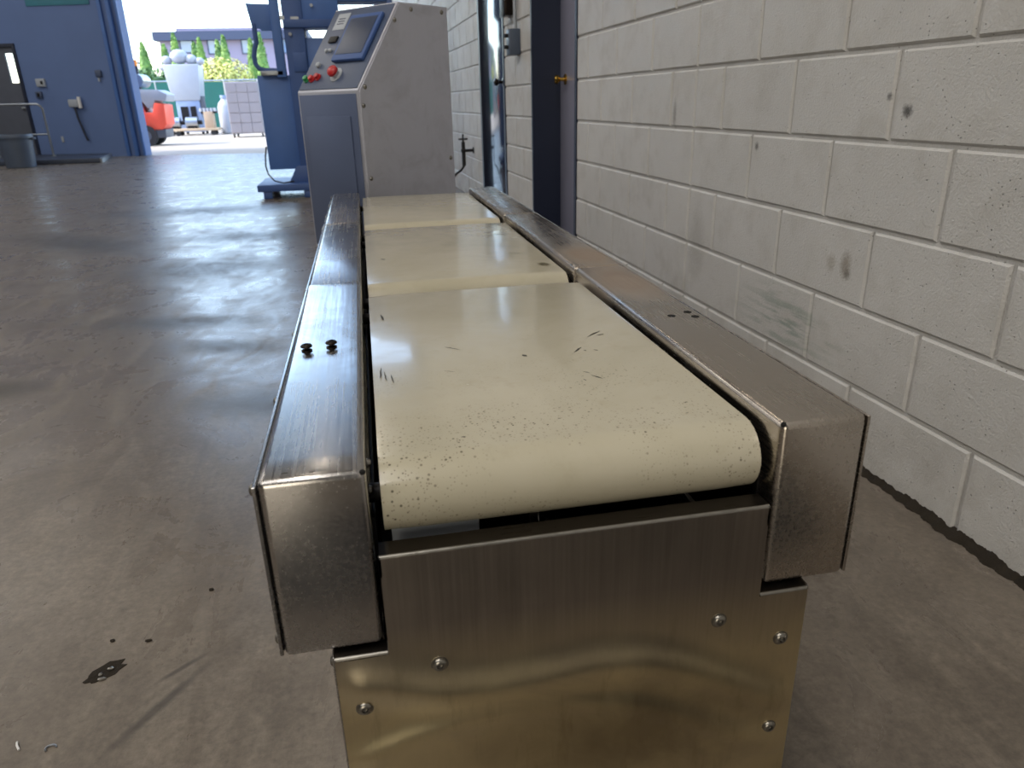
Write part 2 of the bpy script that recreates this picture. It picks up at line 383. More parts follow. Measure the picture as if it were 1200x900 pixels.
# ---- right wall: mortar bed + individual blocks
wall = empty('wall_right', B(WU, 0), WY); tag(wall, kind='structure')
b = MB()
for s0, s1, z0, z1 in [(S0, D2[0], 0, WH), (D2[0], D2[1], DH, WH), (D2[1], D1[0], 0, WH), (D1[0], D1[1], DH, WH), (D1[1], S1 - .9, 0, WH)]:
    b.box((.0080, s0, z0), (.20, s1, z1))
b.build('mortar_bed', M['block'], wall, 0)
def block_mesh(L, H=CO, g=.0048, d=.030, ch=.0052):
    """front face at x=0, chamfered edges; g = half joint"""
    bm = bmesh.new(); y0, y1, z0, z1 = g, L - g, g, H - g
    o = [bm.verts.new((d, y, z)) for y, z in ((y0, z0), (y1, z0), (y1, z1), (y0, z1))]
    mid = [bm.verts.new((ch, y, z)) for y, z in ((y0, z0), (y1, z0), (y1, z1), (y0, z1))]
    f = [bm.verts.new((0, y, z)) for y, z in ((y0 + ch, z0 + ch), (y1 - ch, z0 + ch), (y1 - ch, z1 - ch), (y0 + ch, z1 - ch))]
    for A, Bq in ((o, mid), (mid, f)):
        for k in range(4): bm.faces.new((A[k], A[(k + 1) % 4], Bq[(k + 1) % 4], Bq[k]))
    bm.faces.new(f); bmesh.ops.recalc_face_normals(bm, faces=bm.faces[:])
    if sum(fc.normal.x for fc in bm.faces) > 0: bmesh.ops.reverse_faces(bm, faces=bm.faces[:])
    me = bpy.data.meshes.new('block'); bm.to_mesh(me); bm.free(); me.materials.append(M['block']); return me
bcache = {}
CJ = 2.3694 + CO                                   # control joint through every course
def runs(k):
    """block intervals of course k"""
    base = 2.3694 + (CO if k % 2 else 0)
    ed = []; n0 = int((S0 - base) / BL); s = base + n0 * BL
    while s < S1: ed.append(s); s += BL
    ed.append(CJ); z0, z1 = k * CO, (k + 1) * CO
    doors = [d for d in (D2, D1) if z1 <= DH + .01]
    for d in doors: ed += [d[0], d[1]]
    ed = sorted(set(round(x, 4) for x in ed if S0 <= x <= 17.6))
    for a, c in zip(ed, ed[1:]):
        if c - a < .03: continue
        if any(a >= d[0] - .001 and c <= d[1] + .001 for d in doors): continue
        yield a, c
rest = MB()
for k in range(0, 40):
    # courses laid so that the joint above course 4 (z = 5 courses) carries joints of course 4 at 2.3694
    for a, c in runs(k + 0):
        if k < 10 and .7 < c and a < 8.7:
            L = round(c - a, 3)
            if L not in bcache: bcache[L] = block_mesh(L)
            o = bpy.data.objects.new('block', bcache[L]); C.objects.link(o); o.parent = wall
            o.location = (random.uniform(-.0007, .0007), a, k * CO); o.rotation_euler = (random.uniform(-.001, .001), 0, random.uniform(-.0015, .0015))
        else:
            me = block_mesh(round(c - a, 3)); tmp = bmesh.new(); tmp.from_mesh(me); bmesh.ops.translate(tmp, vec=(0, a, k * CO), verts=tmp.verts[:])
            m2 = bpy.data.meshes.new('t'); tmp.to_mesh(m2); tmp.free(); rest.bm.from_mesh(m2); bpy.data.meshes.remove(m2); bpy.data.meshes.remove(me)
ro = rest.build('distant_block', M['block'], wall, 0, recalc=False); tag(ro, kind='stuff')

# dirt line where wall meets floor
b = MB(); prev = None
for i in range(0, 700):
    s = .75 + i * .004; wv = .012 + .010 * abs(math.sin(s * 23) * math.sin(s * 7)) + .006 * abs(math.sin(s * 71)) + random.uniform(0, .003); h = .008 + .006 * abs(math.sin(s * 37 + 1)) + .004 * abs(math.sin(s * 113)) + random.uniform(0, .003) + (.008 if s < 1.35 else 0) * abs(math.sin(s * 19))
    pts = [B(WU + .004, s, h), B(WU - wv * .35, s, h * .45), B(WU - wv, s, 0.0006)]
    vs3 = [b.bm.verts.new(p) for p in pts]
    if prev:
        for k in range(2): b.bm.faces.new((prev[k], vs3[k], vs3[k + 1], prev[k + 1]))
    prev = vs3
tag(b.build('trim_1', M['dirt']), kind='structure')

# ---- doors in the right wall
def wall_thing(name): return empty(name, B(WU, 0), WY)
d2 = wall_thing('door_2'); tag(d2, kind='structure')
b = MB(); a, c = D2; t = .006
b.box((-.004, a, 0), (.21, a + .03, DH)); b.box((-.004, c - .03, 0), (.20, c, DH)); b.box((-.004, a + .03, DH - .03), (.20, c - .03, DH)); b.build('frame', M['navy'], d2)
one(lambda b: b.box((.185, a + .032, .01), (.205, c - .032, DH - .032), .002), 'leaf', M['leaf_door2'], d2)  # pale lavender stands in for light reflected by the leaf
def knob(parent, x, s, z, mat):
    k = one(lambda b: b.lathe([(.032, 0), (.032, .006), (.012, .010), (.010, .038), (.020, .044), (.028, .056), (.026, .068), (.012, .074)], seg=20), 'knob', mat, parent)
    k.location = (x, s, z); k.rotation_euler = (0, -math.pi / 2, 0); return k
knob(d2, .185, c - .15, 1.04, M['brass'])
d1 = wall_thing('door_1'); tag(d1, kind='structure')
b = MB(); a1, c1 = D1
b.box((-.006, a1, 0), (.12, a1 + .05, DH)); b.box((-.006, c1 - .06, 0), (.12, c1, DH)); b.box((-.006, a1 + .05, DH - .05), (.12, c1 - .06, DH)); b.build('frame', M['navy'], d1)
one(lambda b: b.box((.015, a1 + .052, .01), (.055, c1 - .062, DH - .052), .002), 'leaf', M['leaf_door'], d1)
knob(d1, .015, a1 + .125, 1.055, M['bronze'])

# electrical boxes with conduit between the doors
eb = wall_thing('electrical_box')
tag(eb, 'small grey switch box with conduit on the block wall between the two dark doors', 'electrical box')
one(lambda b: b.box((-.075, 5.25, 1.21), (0, 5.36, 1.37), .006), 'box_body', M['bin'], eb)
one(lambda b: (b.cyl((-.075, 5.30, 1.33), (-.10, 5.30, 1.33), .012), b.cyl((-.075, 5.30, 1.26), (-.10, 5.30, 1.26), .012)), 'switch', M['black'], eb)
one(lambda b: b.tube([(-.02, 5.31, 1.37), (-.02, 5.31, 1.9), (-.02, 5.31, 2.6)], .011), 'conduit', M['galv'], eb)
e2 = wall_thing('junction_box'); tag(e2, 'dark junction box high on the block wall, above the small switch box', 'junction box')
one(lambda b: b.box((-.06, 5.46, 1.47), (0, 5.60, 1.72), .006), 'box_body', M['bronze'], e2)
one(lambda b: b.box((-.064, 5.455, 1.465), (-.06, 5.605, 1.725), .001), 'cover', M['dark_metal'], e2)

# hose bib behind the conveyor
hb = wall_thing('hose_bib'); tag(hb, 'black pipe tap with a hose on the block wall beyond the conveyor', 'tap')
one(lambda b: (b.cyl((0, 7.3, .48), (-.10, 7.3, .48), .014), b.cyl((0, 7.3, .48), (-.008, 7.3, .48), .03), b.cyl((-.10, 7.3, .34), (-.10, 7.3, .56), .018), b.ball((-.10, 7.3, .48), .026)), 'pipe', M['black'], hb)
one(lambda b: b.tube([(-.10 + .04 * math.cos(k * math.pi / 8), 7.3 + .04 * math.sin(k * math.pi / 8), .585) for k in range(16)], .008, 6, True), 'tap_handle', M['black'], hb)
one(lambda b: b.cyl((-.10, 7.3, .56), (-.10, 7.3, .63), .008), 'tap_stem', M['black'], hb)
one(lambda b: b.tube([(-.10, 7.3, .34), (-.13, 7.3, .30), (-.19, 7.25, .27), (-.27, 7.15, .20), (-.33, 7.0, .10), (-.36, 6.9, .02), (-.40, 6.6, .014)], .011), 'hose', M['black'], hb)

# ---- ceiling, left wall, rear wall, lamps
ce = one(lambda b: b.box((-11, -7, 8.2), (3, 19.0, 8.35)), 'ceiling', M['ceiling']); tag(ce, kind='structure')
lw = one(lambda b: b.box((-10.3, -6.4, 0), (-10.1, 18.9, 8.2)), 'wall_left', M['interior']); tag(lw, kind='structure')
rw = one(lambda b: b.box((-10.3, -6.6, 0), (1.6, -6.4, 8.2)), 'wall_rear', M['interior']); tag(rw, kind='structure')
LAMPS = [(-.9, -3.5), (-.9, 1.2), (-.9, 6.0), (-5.2, -3.5), (-5.2, 1.2), (-5.2, 6.0), (-.9, 11.0), (-5.2, 11.0)]
for i, (lx, ly) in enumerate(LAMPS):
    if i == 0:
        lf = empty('ceiling_lamp', (lx, ly, 7.0))
        one(lambda b: b.box((-.18, -.65, .0), (.18, .65, .07), .01), 'housing', M['white'], lf)
        tu = one(lambda b: b.cyl((-.08, -.6, -.03), (-.08, .6, -.03), .018, seg=10), 'tube', M['lamp'], lf)
        t2 = tu.copy(); C.objects.link(t2); t2.location.x = .16; t2.parent = lf
        one(lambda b: (b.cyl((0, -.5, .07), (0, -.5, 1.2), .006, seg=6), b.cyl((0, .5, .07), (0, .5, 1.2), .006, seg=6)), 'hanger', M['galv'], lf)
        base_lamp = lf
    else:
        lf = copy_tree(base_lamp); lf.location = (lx, ly, 7.0)
    tag(lf, 'ceiling strip lamp above the hall, outside the picture', 'lamp', 'ceiling strip lamps')
    ld = bpy.data.lights.new('lamp_light', 'AREA'); ld.shape = 'RECTANGLE'; ld.size = .34; ld.size_y = 1.2; ld.energy = LAMP_POWER; ld.color = (1, .90, .76)
    lo = bpy.data.objects.new('lamp_light', ld); C.objects.link(lo); lo.parent = lf; lo.location = (0, 0, -.06)

# added frames with fill light along the left wall (out of frame)
for i in range(4):
    wy = 5.2 + i * 3.2
    wn = empty('window_%d' % (i + 1), (-10.08, wy, 2.4)); tag(wn, kind='structure')
    one(lambda b: (b.box((0, -1.5, 0), (.06, 1.5, .08)), b.box((0, -1.5, 3.0), (.06, 1.5, 3.08)), b.box((0, -1.5, .08), (.06, -1.42, 3.0)), b.box((0, 1.42, .08), (.06, 1.5, 3.0)), b.box((0, -.03, .08), (.05, .03, 3.0))), 'frame', M['dark_metal'], wn)
    ld = bpy.data.lights.new('side_fill', 'AREA'); ld.shape = 'RECTANGLE'; ld.size = 2.9; ld.size_y = 2.8; ld.energy = SIDE_FILL_POWER; ld.color = (1, .97, .92)
    lo = bpy.data.objects.new('side_fill', ld); C.objects.link(lo); lo.parent = wn; lo.location = (.08, 0, 1.55); lo.rotation_euler = (0, -math.pi / 2, 0)

# added roof panels, unseen soft fill light from above
for i in range(6):
    sx, sy = [(-1.4, -2.6), (-4.4, -2.6), (-7.6, -2.6), (-8.8, 4.2), (-8.8, 10.6), (-8.8, 15.2)][i]
    wn = empty('window_%d' % (i + 5), (sx, sy, 8.1)); tag(wn, kind='structure')
    one(lambda b: (b.box((-.8, -3, 0), (-.74, 3, .08)), b.box((.74, -3, 0), (.8, 3, .08)), b.box((-.74, -3, 0), (.74, -2.94, .08)), b.box((-.74, 2.94, 0), (.74, 3, .08))), 'frame', M['dark_metal'], wn)
    ld = bpy.data.lights.new('roof_fill', 'AREA'); ld.shape = 'RECTANGLE'; ld.size = 1.48; ld.size_y = 5.88; ld.energy = ROOF_FILL_POWER * (1.25, .9, .7, .75, .75, .75)[i]; ld.color = (1, .965, .91)
    lo = bpy.data.objects.new('roof_fill', ld); C.objects.link(lo); lo.parent = wn; lo.location = (0, 0, .02)

# added doorway frame behind the camera, warm fill light for the steel to reflect
wn = empty('window_11', (-2.6, -6.36, 0)); tag(wn, kind='structure')
one(lambda b: (b.box((-1.6, -.03, 0), (-1.5, .06, 3.1)), b.box((1.5, -.03, 0), (1.6, .06, 3.1)), b.box((-1.5, -.03, 3.0), (1.5, .06, 3.1))), 'frame', M['dark_metal'], wn)  # added doorway frame around the rear fill light
ld = bpy.data.lights.new('rear_fill', 'AREA'); ld.shape = 'RECTANGLE'; ld.size = 3.0; ld.size_y = 3.0; ld.energy = REAR_POWER; ld.color = (1, .9, .72)
lo = bpy.data.objects.new('rear_fill', ld); C.objects.link(lo); lo.parent = wn; lo.location = (0, .05, 1.5); lo.rotation_euler = (math.pi / 2, 0, 0)
tag(one(lambda b: b.box((-.5, -.85, 0), (.95, .10, .012), .005), 'added_dark_mat', M['black']), 'unseen black mat added behind the camera to darken the steel reflections', 'mat')  # mat added out of view so the steel fronts reflect dark

# ---- back wall with the dock door opening; local x along the wall from the left jamb, local y outwards
AW = -.245
bwall = empty('wall_back', (-4.5, 17.45, 0), AW); tag(bwall, kind='structure')
OW, OH = 5.15, 6.3
b = MB()
for x0, x1, z0, z1 in [(-7.0, -3.32, 0, 8.2), (-3.32, -2.32, 2.24, 8.2), (-2.32, 0, 0, 8.2), (0, OW, OH, 8.2), (OW, 7.2, 0, 8.2)]:
    b.box((x0, 0, z0), (x1, .22, z1))
b.build('wall_panel', M['far_wall'], bwall, 0)
one(lambda b: (b.box((-.40, -.05, 0), (-.33, 0, OH), .004), b.box((-.20, -.09, 0), (-.13, 0, OH), .004), b.box((-.05, -.04, 0), (0, 0, OH), .004)), 'door_track', M['haze_blue'], bwall)
d3 = empty('door_3', (-4.5, 17.45, 0), AW); tag(d3, kind='structure')
x0, x1 = -3.32, -2.32
one(lambda b: (b.box((x0, -.03, 0), (x0 + .06, .12, 2.24)), b.box((x1 - .06, -.03, 0), (x1, .12, 2.24)), b.box((x0 + .06, -.03, 2.18), (x1 - .06, .12, 2.24))), 'frame', M['navy'], d3)
lx0, lx1, lz0, lz1 = -2.60, -2.43, 1.50, 2.06
one(lambda b: (b.box((x0 + .06, .03, .01), (lx0, .075, 2.18)), b.box((lx1, .03, .01), (x1 - .06, .075, 2.18)), b.box((lx0, .03, .01), (lx1, .075, lz0)), b.box((lx0, .03, lz1), (lx1, .075, 2.18))), 'leaf', M['grey_door'], d3)
one(lambda b: b.box((lx0, .045, lz0), (lx1, .055, lz1)), 'pane', M['glass'], d3)
knob(d3, 0, 0, 1.0, M['galv']).matrix_local = Matrix.Translation((-2.46, .03, 1.0)) @ Matrix.Rotation(math.pi / 2, 4, 'X')

def on_back(name, label, cat): return tag(empty(name, (-4.5, 17.45, 0), AW), label, cat)
s_ = on_back('wall_sign', 'teal rectangular board high on the haze-blue far wall', 'sign')
one(lambda b: b.box((-1.87, -.02, 2.90), (-.56, -.002, 3.6), .004), 'board', M['teal'], s_)
q = on_back('wall_switch', 'pale wall switch plate on the far wall beside the grey door', 'switch')
one(lambda b: b.box((-2.03, -.05, 1.41), (-1.84, -.001, 1.565), .008), 'plate', M['sticker'], q); one(lambda b: b.box((-1.92, -.065, 1.46), (-1.88, -.05, 1.52)), 'button', M['dark_metal'], q)
q = on_back('wall_socket', 'small dull socket box below the pale switch plate on the far wall', 'socket')
one(lambda b: b.box((-2.10, -.05, 1.19), (-1.97, -.001, 1.32), .008), 'plate', M['overlay'], q); one(lambda b: b.box((-2.06, -.056, 1.22), (-2.01, -.05, 1.29)), 'cover', M['dark_metal'], q)
q = on_back('hose_valve', 'pale box with a hanging dark hose on the haze-blue far wall', 'valve')
one(lambda b: b.box((-1.40, -.12, 1.0), (-1.20, -.001, 1.15), .02), 'valve_body', M['sticker'], q); one(lambda b: b.cyl((-1.17, -.08, .98), (-1.17, -.08, 1.2), .035), 'canister', M['white'], q)
one(lambda b: b.tube([(-1.3, -.07, 1.0), (-1.28, -.08, .8), (-1.22, -.07, .5), (-1.18, -.06, .33)], .022), 'hose', M['navy'], q)
q = on_back('door_opener', 'small grey opener box on the far wall next to the door tracks', 'control')
one(lambda b: b.box((-.73, -.06, 1.56), (-.60, -.001, 1.70), .02), 'box_body', M['overlay'], q); one(lambda b: b.box((-.69, -.05, 1.48), (-.66, -.001, 1.55)), 'push_button', M['sticker'], q)
q = on_back('wall_tag', 'tiny pale tag low on the haze-blue far wall', 'tag')
one(lambda b: b.box((-1.79, -.012, .31), (-1.74, -.001, .43), .003), 'tag_plate', M['sticker'], q); one(lambda b: b.cyl((-1.765, -.014, .415), (-1.765, -.012, .415), .006, seg=8), 'rivet', M['zinc'], q)

# ---- platform, railing, bin, post by the far door
pf = empty('door_platform', (-5.9, 16.3, 0)); tag(pf, 'low dark steel platform on the floor before the far grey door', 'platform')
b = MB(); b.prism([(-7.3 + 5.9, 15.75 - 16.3), (-4.87 + 5.9, 15.6 - 16.3), (-5.2 + 5.9, 17.35 - 16.3), (-7.0 + 5.9, 17.75 - 16.3)], 2, .0, .085, .006); b.build('deck', M['plate'], pf)
b = MB(); b.prism([(-4.868 + 5.9, 15.6 - 16.3), (-4.83 + 5.9, 15.6 - 16.3), (-5.16 + 5.9, 17.35 - 16.3), (-5.198 + 5.9, 17.35 - 16.3)], 2, .0, .08); b.build('edge_strip', M['galv'], pf)
rl = empty('hand_railing', (-6.14, 16.9, .085)); tag(rl, 'grey pipe handrail standing on the low platform behind the bin', 'railing')
one(lambda b: b.tube([(-1.0, .1, .99), (-.5, .05, .99), (-.06, 0, .985), (-.015, 0, .965), (.03, 0, .90), (.03, 0, .5), (.03, 0, 0)], .022), 'top_rail', M['galv'], rl)
one(lambda b: b.cyl((-1.0, .1, .42), (.02, 0, .42), .018), 'mid_rail', M['galv'], rl)
one(lambda b: b.cyl((-1.0, .1, .0), (-1.0, .1, .99), .022), 'post', M['galv'], rl)
one(lambda b: b.cyl((.03, 0, 0), (.03, 0, .012), .05), 'foot_plate', M['galv'], rl)
bn = empty('waste_bin', (-6.03, 15.1, 0)); tag(bn, 'round grey plastic waste bin on the floor at the far left', 'bin')
one(lambda b: b.lathe([(.225, 0), (.235, .01), (.275, .50), (.292, .50), (.296, .54), (.285, .565), (.272, .565), (.268, .5), (.222, .02)], seg=28), 'bin_body', M['bin'], bn)
one(lambda b: (b.box((.285, -.05, .47), (.335, .05, .51), .01), b.box((-.335, -.05, .47), (-.285, .05, .51), .01)), 'handle', M['bin'], bn)
wp_ = empty('bollard', (-6.30, 14.65, 0)); tag(wp_, 'slim white post cut by the left picture edge beside the bin', 'post')
one(lambda b: b.cyl((0, 0, 0.01), (0, 0, .74), .028), 'post', M['white'], wp_); one(lambda b: b.cyl((0, 0, 0), (0, 0, .014), .07), 'base_plate', M['white'], wp_)

# ------------------------------------------------------------------ conveyor
conv = empty('belt_conveyor', (.186, 1.75, 0)); tag(conv, 'stainless steel conveyor with three cream belts running along the block wall', 'conveyor')
OFF = Vector((-.186, -1.75, 0))
def cpart(fn, name, mat, parent=None, smooth=35):
    b = MB(); fn(b); bmesh.ops.translate(b.bm, vec=OFF, verts=b.bm.verts[:]); 
    return b.build(name, mat, parent or conv, smooth)
ZT, ZB = .6136, .4148
XL0, XL1, XR0, XR1 = -.1216, -.0239, .3950, .4935
YF = .610; SEG = .762
def screw(b, c, d, r=.0062, h=.004):
    """pan head screw with a torx socket; c on the surface, d outward direction"""
    d = Vector(d); c = Vector(c)
    q = Matrix.Translation(c) @ d.to_track_quat('Z', 'Y').to_matrix().to_4x4()
    b.lathe([(r, -.0005), (r, h * .25), (r * .92, h * .6), (r * .7, h * .92), (r * .45, h), (r * .40, h * .35)], seg=18, m=q)
    # flange washer
    b.lathe([(r * 1.18, -.0006), (r * 1.18, .0007), (r * .9, .0009), (r * .85, -.0004)], seg=18, m=q)
def housing(x0, x1, y0, y1, outer, mat, first):
    def body(b):
        b.box((x0, y0, ZB), (x1, y1 - .0016, ZT), .0078, 4)
        if first and outer < 0:      # the lid of this one is pulled up a few mm towards the joint
            for i in range(1, 25):
                bmesh.ops.bisect_plane(b.bm, geom=b.bm.verts[:] + b.bm.edges[:] + b.bm.faces[:], plane_co=(0, y0 + .012 + i * .030, 0), plane_no=(0, 1, 0))
            for v in b.bm.verts:
                if v.co.z > ZT - .03:
                    t = max(0, (v.co.y - (y1 - .30)) / .30); v.co.z += .0055 * t * t * min(1, (v.co.z - ZT + .03) / .02)
    h = cpart(body, 'side_housing', mat)
    s = -1 if outer < 0 else 1; xo = x0 if s < 0 else x1
    # outer cover sheet; dark spacer stands in for the shaded gap behind it
    cpart(lambda b: b.box((xo, y0 + .006, ZB + .006) if s > 0 else (xo - .0010, y0 + .006, ZB + .006), (xo + .0010, y1 - .008, ZT - .010) if s > 0 else (xo, y1 - .008, ZT - .010)), 'dark_spacer', M['black'], h)
    xa, xb = (xo - .0044, xo - .0010) if s < 0 else (xo + .0010, xo + .0044)
    cpart(lambda b: b.box((xa, y0 + .002, ZB + .002), (xb, y1 - .004, ZT - .006 if s < 0 else ZT - .003), .0006, 1), 'cover_plate', mat, h)
    for yy in (y0 + .014, y0 + .23, y0 + .5, y1 - .02):
        for zz in (ZT - .014, ZB + .016):
            xs = xa if s < 0 else xb
            cpart(lambda b: screw(b, (xs, yy, zz), (s, 0, 0), .006, .0042), 'screw', M['zinc'], h)
    if first:
        # little weld notch at the inner top corner
        xi = x1 if s < 0 else x0
        cpart(lambda b: b.ball((xi + s * .0030, y0 + .0032, ZT - .0028), .0034, (1, 1, .9), 1), 'corner_notch', M['hole'], h)
    return h
for k in range(3):
    hl = housing(XL0, XL1, YF + k * SEG, YF + (k + 1) * SEG, -1, M['steel'], k == 0)
    if k == 0: left0 = hl
    dy = .012 if k else 0
    hr = housing(XR0, XR1, YF + k * SEG + dy, YF + (k + 1) * SEG + (.012 if k < 2 else 0), 1, M['steel_right'], k == 0)
    if k == 0: right0 = hr
# screws left standing on the first left housing
for (sx, sy, tilt) in ((-.099, .985, .05), (-.066, .992, -.04)):
    def f(b, sx=sx, sy=sy):
        b.cyl((sx, sy, ZT - .001), (sx, sy, ZT + .006), .0030, seg=12)
        b.lathe([(.0072, 0), (.0076, .0012), (.0060, .0020), (.0045, .0030)], (sx, sy, ZT), 18)
        b.lathe([(.0030, 0), (.0078, .0004), (.0082, .0016), (.0078, .0026), (.0062, .0040), (.0036, .0044), (.0030, .0026)], (sx, sy, ZT + .0052), 18)
    o = cpart(f, 'standing_screw', M['bronze'], left0)
    o['label'] = 'black screw standing proud of the left steel housing'
for hx, hy in ((.442, 1.009), (.474, 1.022), (.475, .996)):
    o = cpart(lambda b: b.lathe([(.0062, 0), (.0062, .0003), (.0056, .0005), (.0052, .0001)], (hx, hy, ZT), 20), 'drill_hole', M['hole'], right0)
# worn speckle of rust and dents on the left housing's near edge
for gx, gy, l in ((-.100, .622, .006), (-.075, .618, .005)):
    cpart(lambda b: b.box((gx, gy, ZT - .0002), (gx + l, gy + .0016, ZT + .0002)), 'edge_nick', M['scuff'], left0)

# belts
R = .0403; ZA = .599 - R
BX0, BX1 = -.0125, .3860
def belt_profile(ya, yb, r, n=14):
    P = []
    for i in range(n + 1):
        t = math.pi / 2 + math.pi * i / n; P.append((ya + r * math.cos(t), ZA + r * math.sin(t)))
    for i in range(n + 1):
        t = -math.pi / 2 + math.pi * i / n; P.append((yb + r * math.cos(t), ZA + r * math.sin(t)))
    return P
belts = []
for k in range(3):
    ya = .6266 + R + k * SEG; yb = ya + .7376 - 2 * R - (.006 if k < 2 else -.0)
    def f(b):
        O = belt_profile(ya, yb, R); I = belt_profile(ya, yb, R - .003); n = len(O)
        NX = 10; rows = []
        for j in range(NX + 1):
            tx = j / NX; x = BX0 + (BX1 - BX0) * tx
            bow = .0011 * (1 - (2 * tx - 1) ** 4)
            inset = .0012 if j in (0, NX) else 0
            rows.append([b.bm.verts.new((x, p[0] , p[1] + (bow if p[1] > ZA else 0) - (inset if p[1] > ZA else -inset))) for p in O])
        for j in range(NX):
            for i in range(n): b.bm.faces.new((rows[j][i], rows[j][(i + 1) % n], rows[j + 1][(i + 1) % n], rows[j + 1][i]))
        for row, x in ((rows[0], BX0), (rows[-1], BX1)):
            inn = [b.bm.verts.new((x, p[0], p[1])) for p in I]
            for i in range(n): b.bm.faces.new((row[i], row[(i + 1) % n], inn[(i + 1) % n], inn[i]))
    bt = cpart(f, 'belt', M['belt'], None, 50); belts.append(bt)
    for yc in (ya, yb):
        cpart(lambda b: (b.cyl((BX0 + .003, yc, ZA), (BX1 - .003, yc, ZA), R - .0034, seg=32), b.cyl((XL1 - .002, yc, ZA), (XR0 + .002, yc, ZA), .010, seg=16)), 'roller', M['dark_metal'])
    cpart(lambda b: b.box((BX0 + .004, ya + R, ZA + .02), (BX1 - .004, yb - R, ZA + R - .0035)), 'light_block_bed', M['dark_metal'])  # unseen bed put in to block light inside the belt loop
# scuffs on the first belt
def f(b):
    zz = .6002
    for a, c, wd in [((.0906, .9913), (.1105, .9741), .0016), ((.1912, .9292), (.1954, .9207), .004), ((.3003, .9827), (.3273, 1.0058), .0022), ((.316, .987), (.3281, .9899), .002),
                  ((.2632, .9208), (.2785, .9396), .0022), ((.2526, .8432), (.2601, .838), .0014), ((.2595, .8286), (.2693, .8135), .0020), ((.0786, .893), (.0923, .886), .001),
                  ((.074, .6876), (.0796, .6883), .0018), ((.0058, 1.1903), (.009, 1.1582), .0022), ((-.004, .8863), (-.001, .9268), .0012), ((.0105, .8967), (.0124, .8649), .0012),
                  ((.292, .925), (.297, .919), .0014), ((.278, .926), (.281, .922), .0014), ((.246, .818), (.2475, .812), .0014), ((.002, .91), (.004, .875), .001),
                  ((.30, 1.64), (.345, 1.62), .0016), ((.02, 1.66), (.03, 1.65), .004), ((.30, 1.73), (.35, 1.70), .0014), ((.31, 1.9), (.36, 1.87), .0014)]:
        a, c = Vector((*a, zz)), Vector((*c, zz)); d = (c - a); n = Vector((-d.y, d.x, 0)).normalized(); K = 6; pr = None
        for i in range(K + 1):
            t = i / K; ww = 1.7 * wd * (.25 + .75 * math.sin(math.pi * t)) * random.uniform(.6, 1.1); p = a + d * t + n * random.uniform(-.0006, .0006)
            cur = (b.bm.verts.new(p + n * ww * .5), b.bm.verts.new(p - n * ww * .5))
            if pr: b.bm.faces.new((pr[0], pr[1], cur[1], cur[0]))
            pr = cur
sc_ = cpart(f, 'scuff_mark', M['scuff'], belts[0], 0); tag(sc_, kind='stuff')

# front panel: a T-shaped sheet, dished and dented, with folded flanges
XP0, XP1, XQ0, XQ1 = -.0200, .3865, -.0740, .4455; ZP, ZS, ZE = .5215, .4085, .075; YP = .601
ARC1 = [(-.08, .378), (-.03, .372), (.015, .352), (.069, .342), (.143, .344), (.2, .350), (.259, .342), (.322, .313), (.366, .288), (.45, .238)]
ARC2 = [(-.08, .268), (-.045, .281), (.011, .297), (.067, .307), (.123, .309), (.191, .303), (.263, .279), (.351, .229), (.45, .17)]
def curve(T, x):
    def lin(q):
        q = min(max(q, T[0][0]), T[-1][0])
        for (a, za), (b_, zb) in zip(T, T[1:]):
            if q <= b_: return za + (zb - za) * (q - a) / (b_ - a)
        return T[-1][1]
    return sum(lin(x + k * .012) for k in range(-2, 3)) / 5
def dent(x, z):
    """shallow press marks: two bowed ridges across the lower half and an overall belly"""
    tx = (x - .186) / .26
    d = -.0075 * math.exp(-((z - curve(ARC1, x)) / .024) ** 2)
    d += -.0052 * math.exp(-((z - curve(ARC2, x)) / .017) ** 2)
    d += -.0035 * math.exp(-((z - .2) / .09) ** 2 - (tx / .8) ** 2)
    d += .0016 * math.exp(-((x - .345) / .006) ** 2) * (1 / (1 + math.exp((z - .34) / .01)))
    d += -.0012 * math.exp(-((x - .03) / .03) ** 2 - ((z - .345) / .03) ** 2)
    edge = min(1, max(0, min(x - XQ0, XQ1 - x) / .02))
    return d * edge
def f(b):
    xs = sorted(set([XQ0 + (XP0 - XQ0) * i / 5 for i in range(6)] + [XP0 + (XP1 - XP0) * i / 44 for i in range(45)] + [XP1 + (XQ1 - XP1) * i / 5 for i in range(6)]))
    zs = [ZE + (ZS - ZE) * i / 60 for i in range(61)] + [ZS + (ZP - ZS) * i / 12 for i in range(1, 13)]
    V = {}
    for i, x in enumerate(xs):
        for j, z in enumerate(zs):
            if z > ZS + 1e-6 and (x < XP0 - 1e-6 or x > XP1 + 1e-6): continue
            V[i, j] = b.bm.verts.new((x, YP + dent(x, z), z))
    for i in range(len(xs) - 1):
        for j in range(len(zs) - 1):
            q = [V.get(k) for k in ((i, j), (i + 1, j), (i + 1, j + 1), (i, j + 1))]
            if all(q): b.bm.faces.new(q)
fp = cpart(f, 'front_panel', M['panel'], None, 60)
def fl(b, x0, x1, z, depth, r=.003, fold=False):
    """flange folded backwards along a top edge"""
    n = 6; pr = None
    for i in range(n + 1):
        t = math.pi / 2 * i / n; y = YP + r - r * math.cos(t); zz = z + r * math.sin(t)
        cur = (b.bm.verts.new((x0, y, zz)), b.bm.verts.new((x1, y, zz)))
        if pr and fold: b.bm.faces.new((pr[0], pr[1], cur[1], cur[0]))
        pr = cur
    if fold: return
    cur = (b.bm.verts.new((x0, YP + depth, z + r)), b.bm.verts.new((x1, YP + depth, z + r))); b.bm.faces.new((pr[0], pr[1], cur[1], cur[0]))
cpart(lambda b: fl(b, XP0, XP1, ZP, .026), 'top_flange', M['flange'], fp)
cpart(lambda b: fl(b, XP0, XP1, ZP, 0, fold=True), 'fold_edge', M['zinc'], fp)
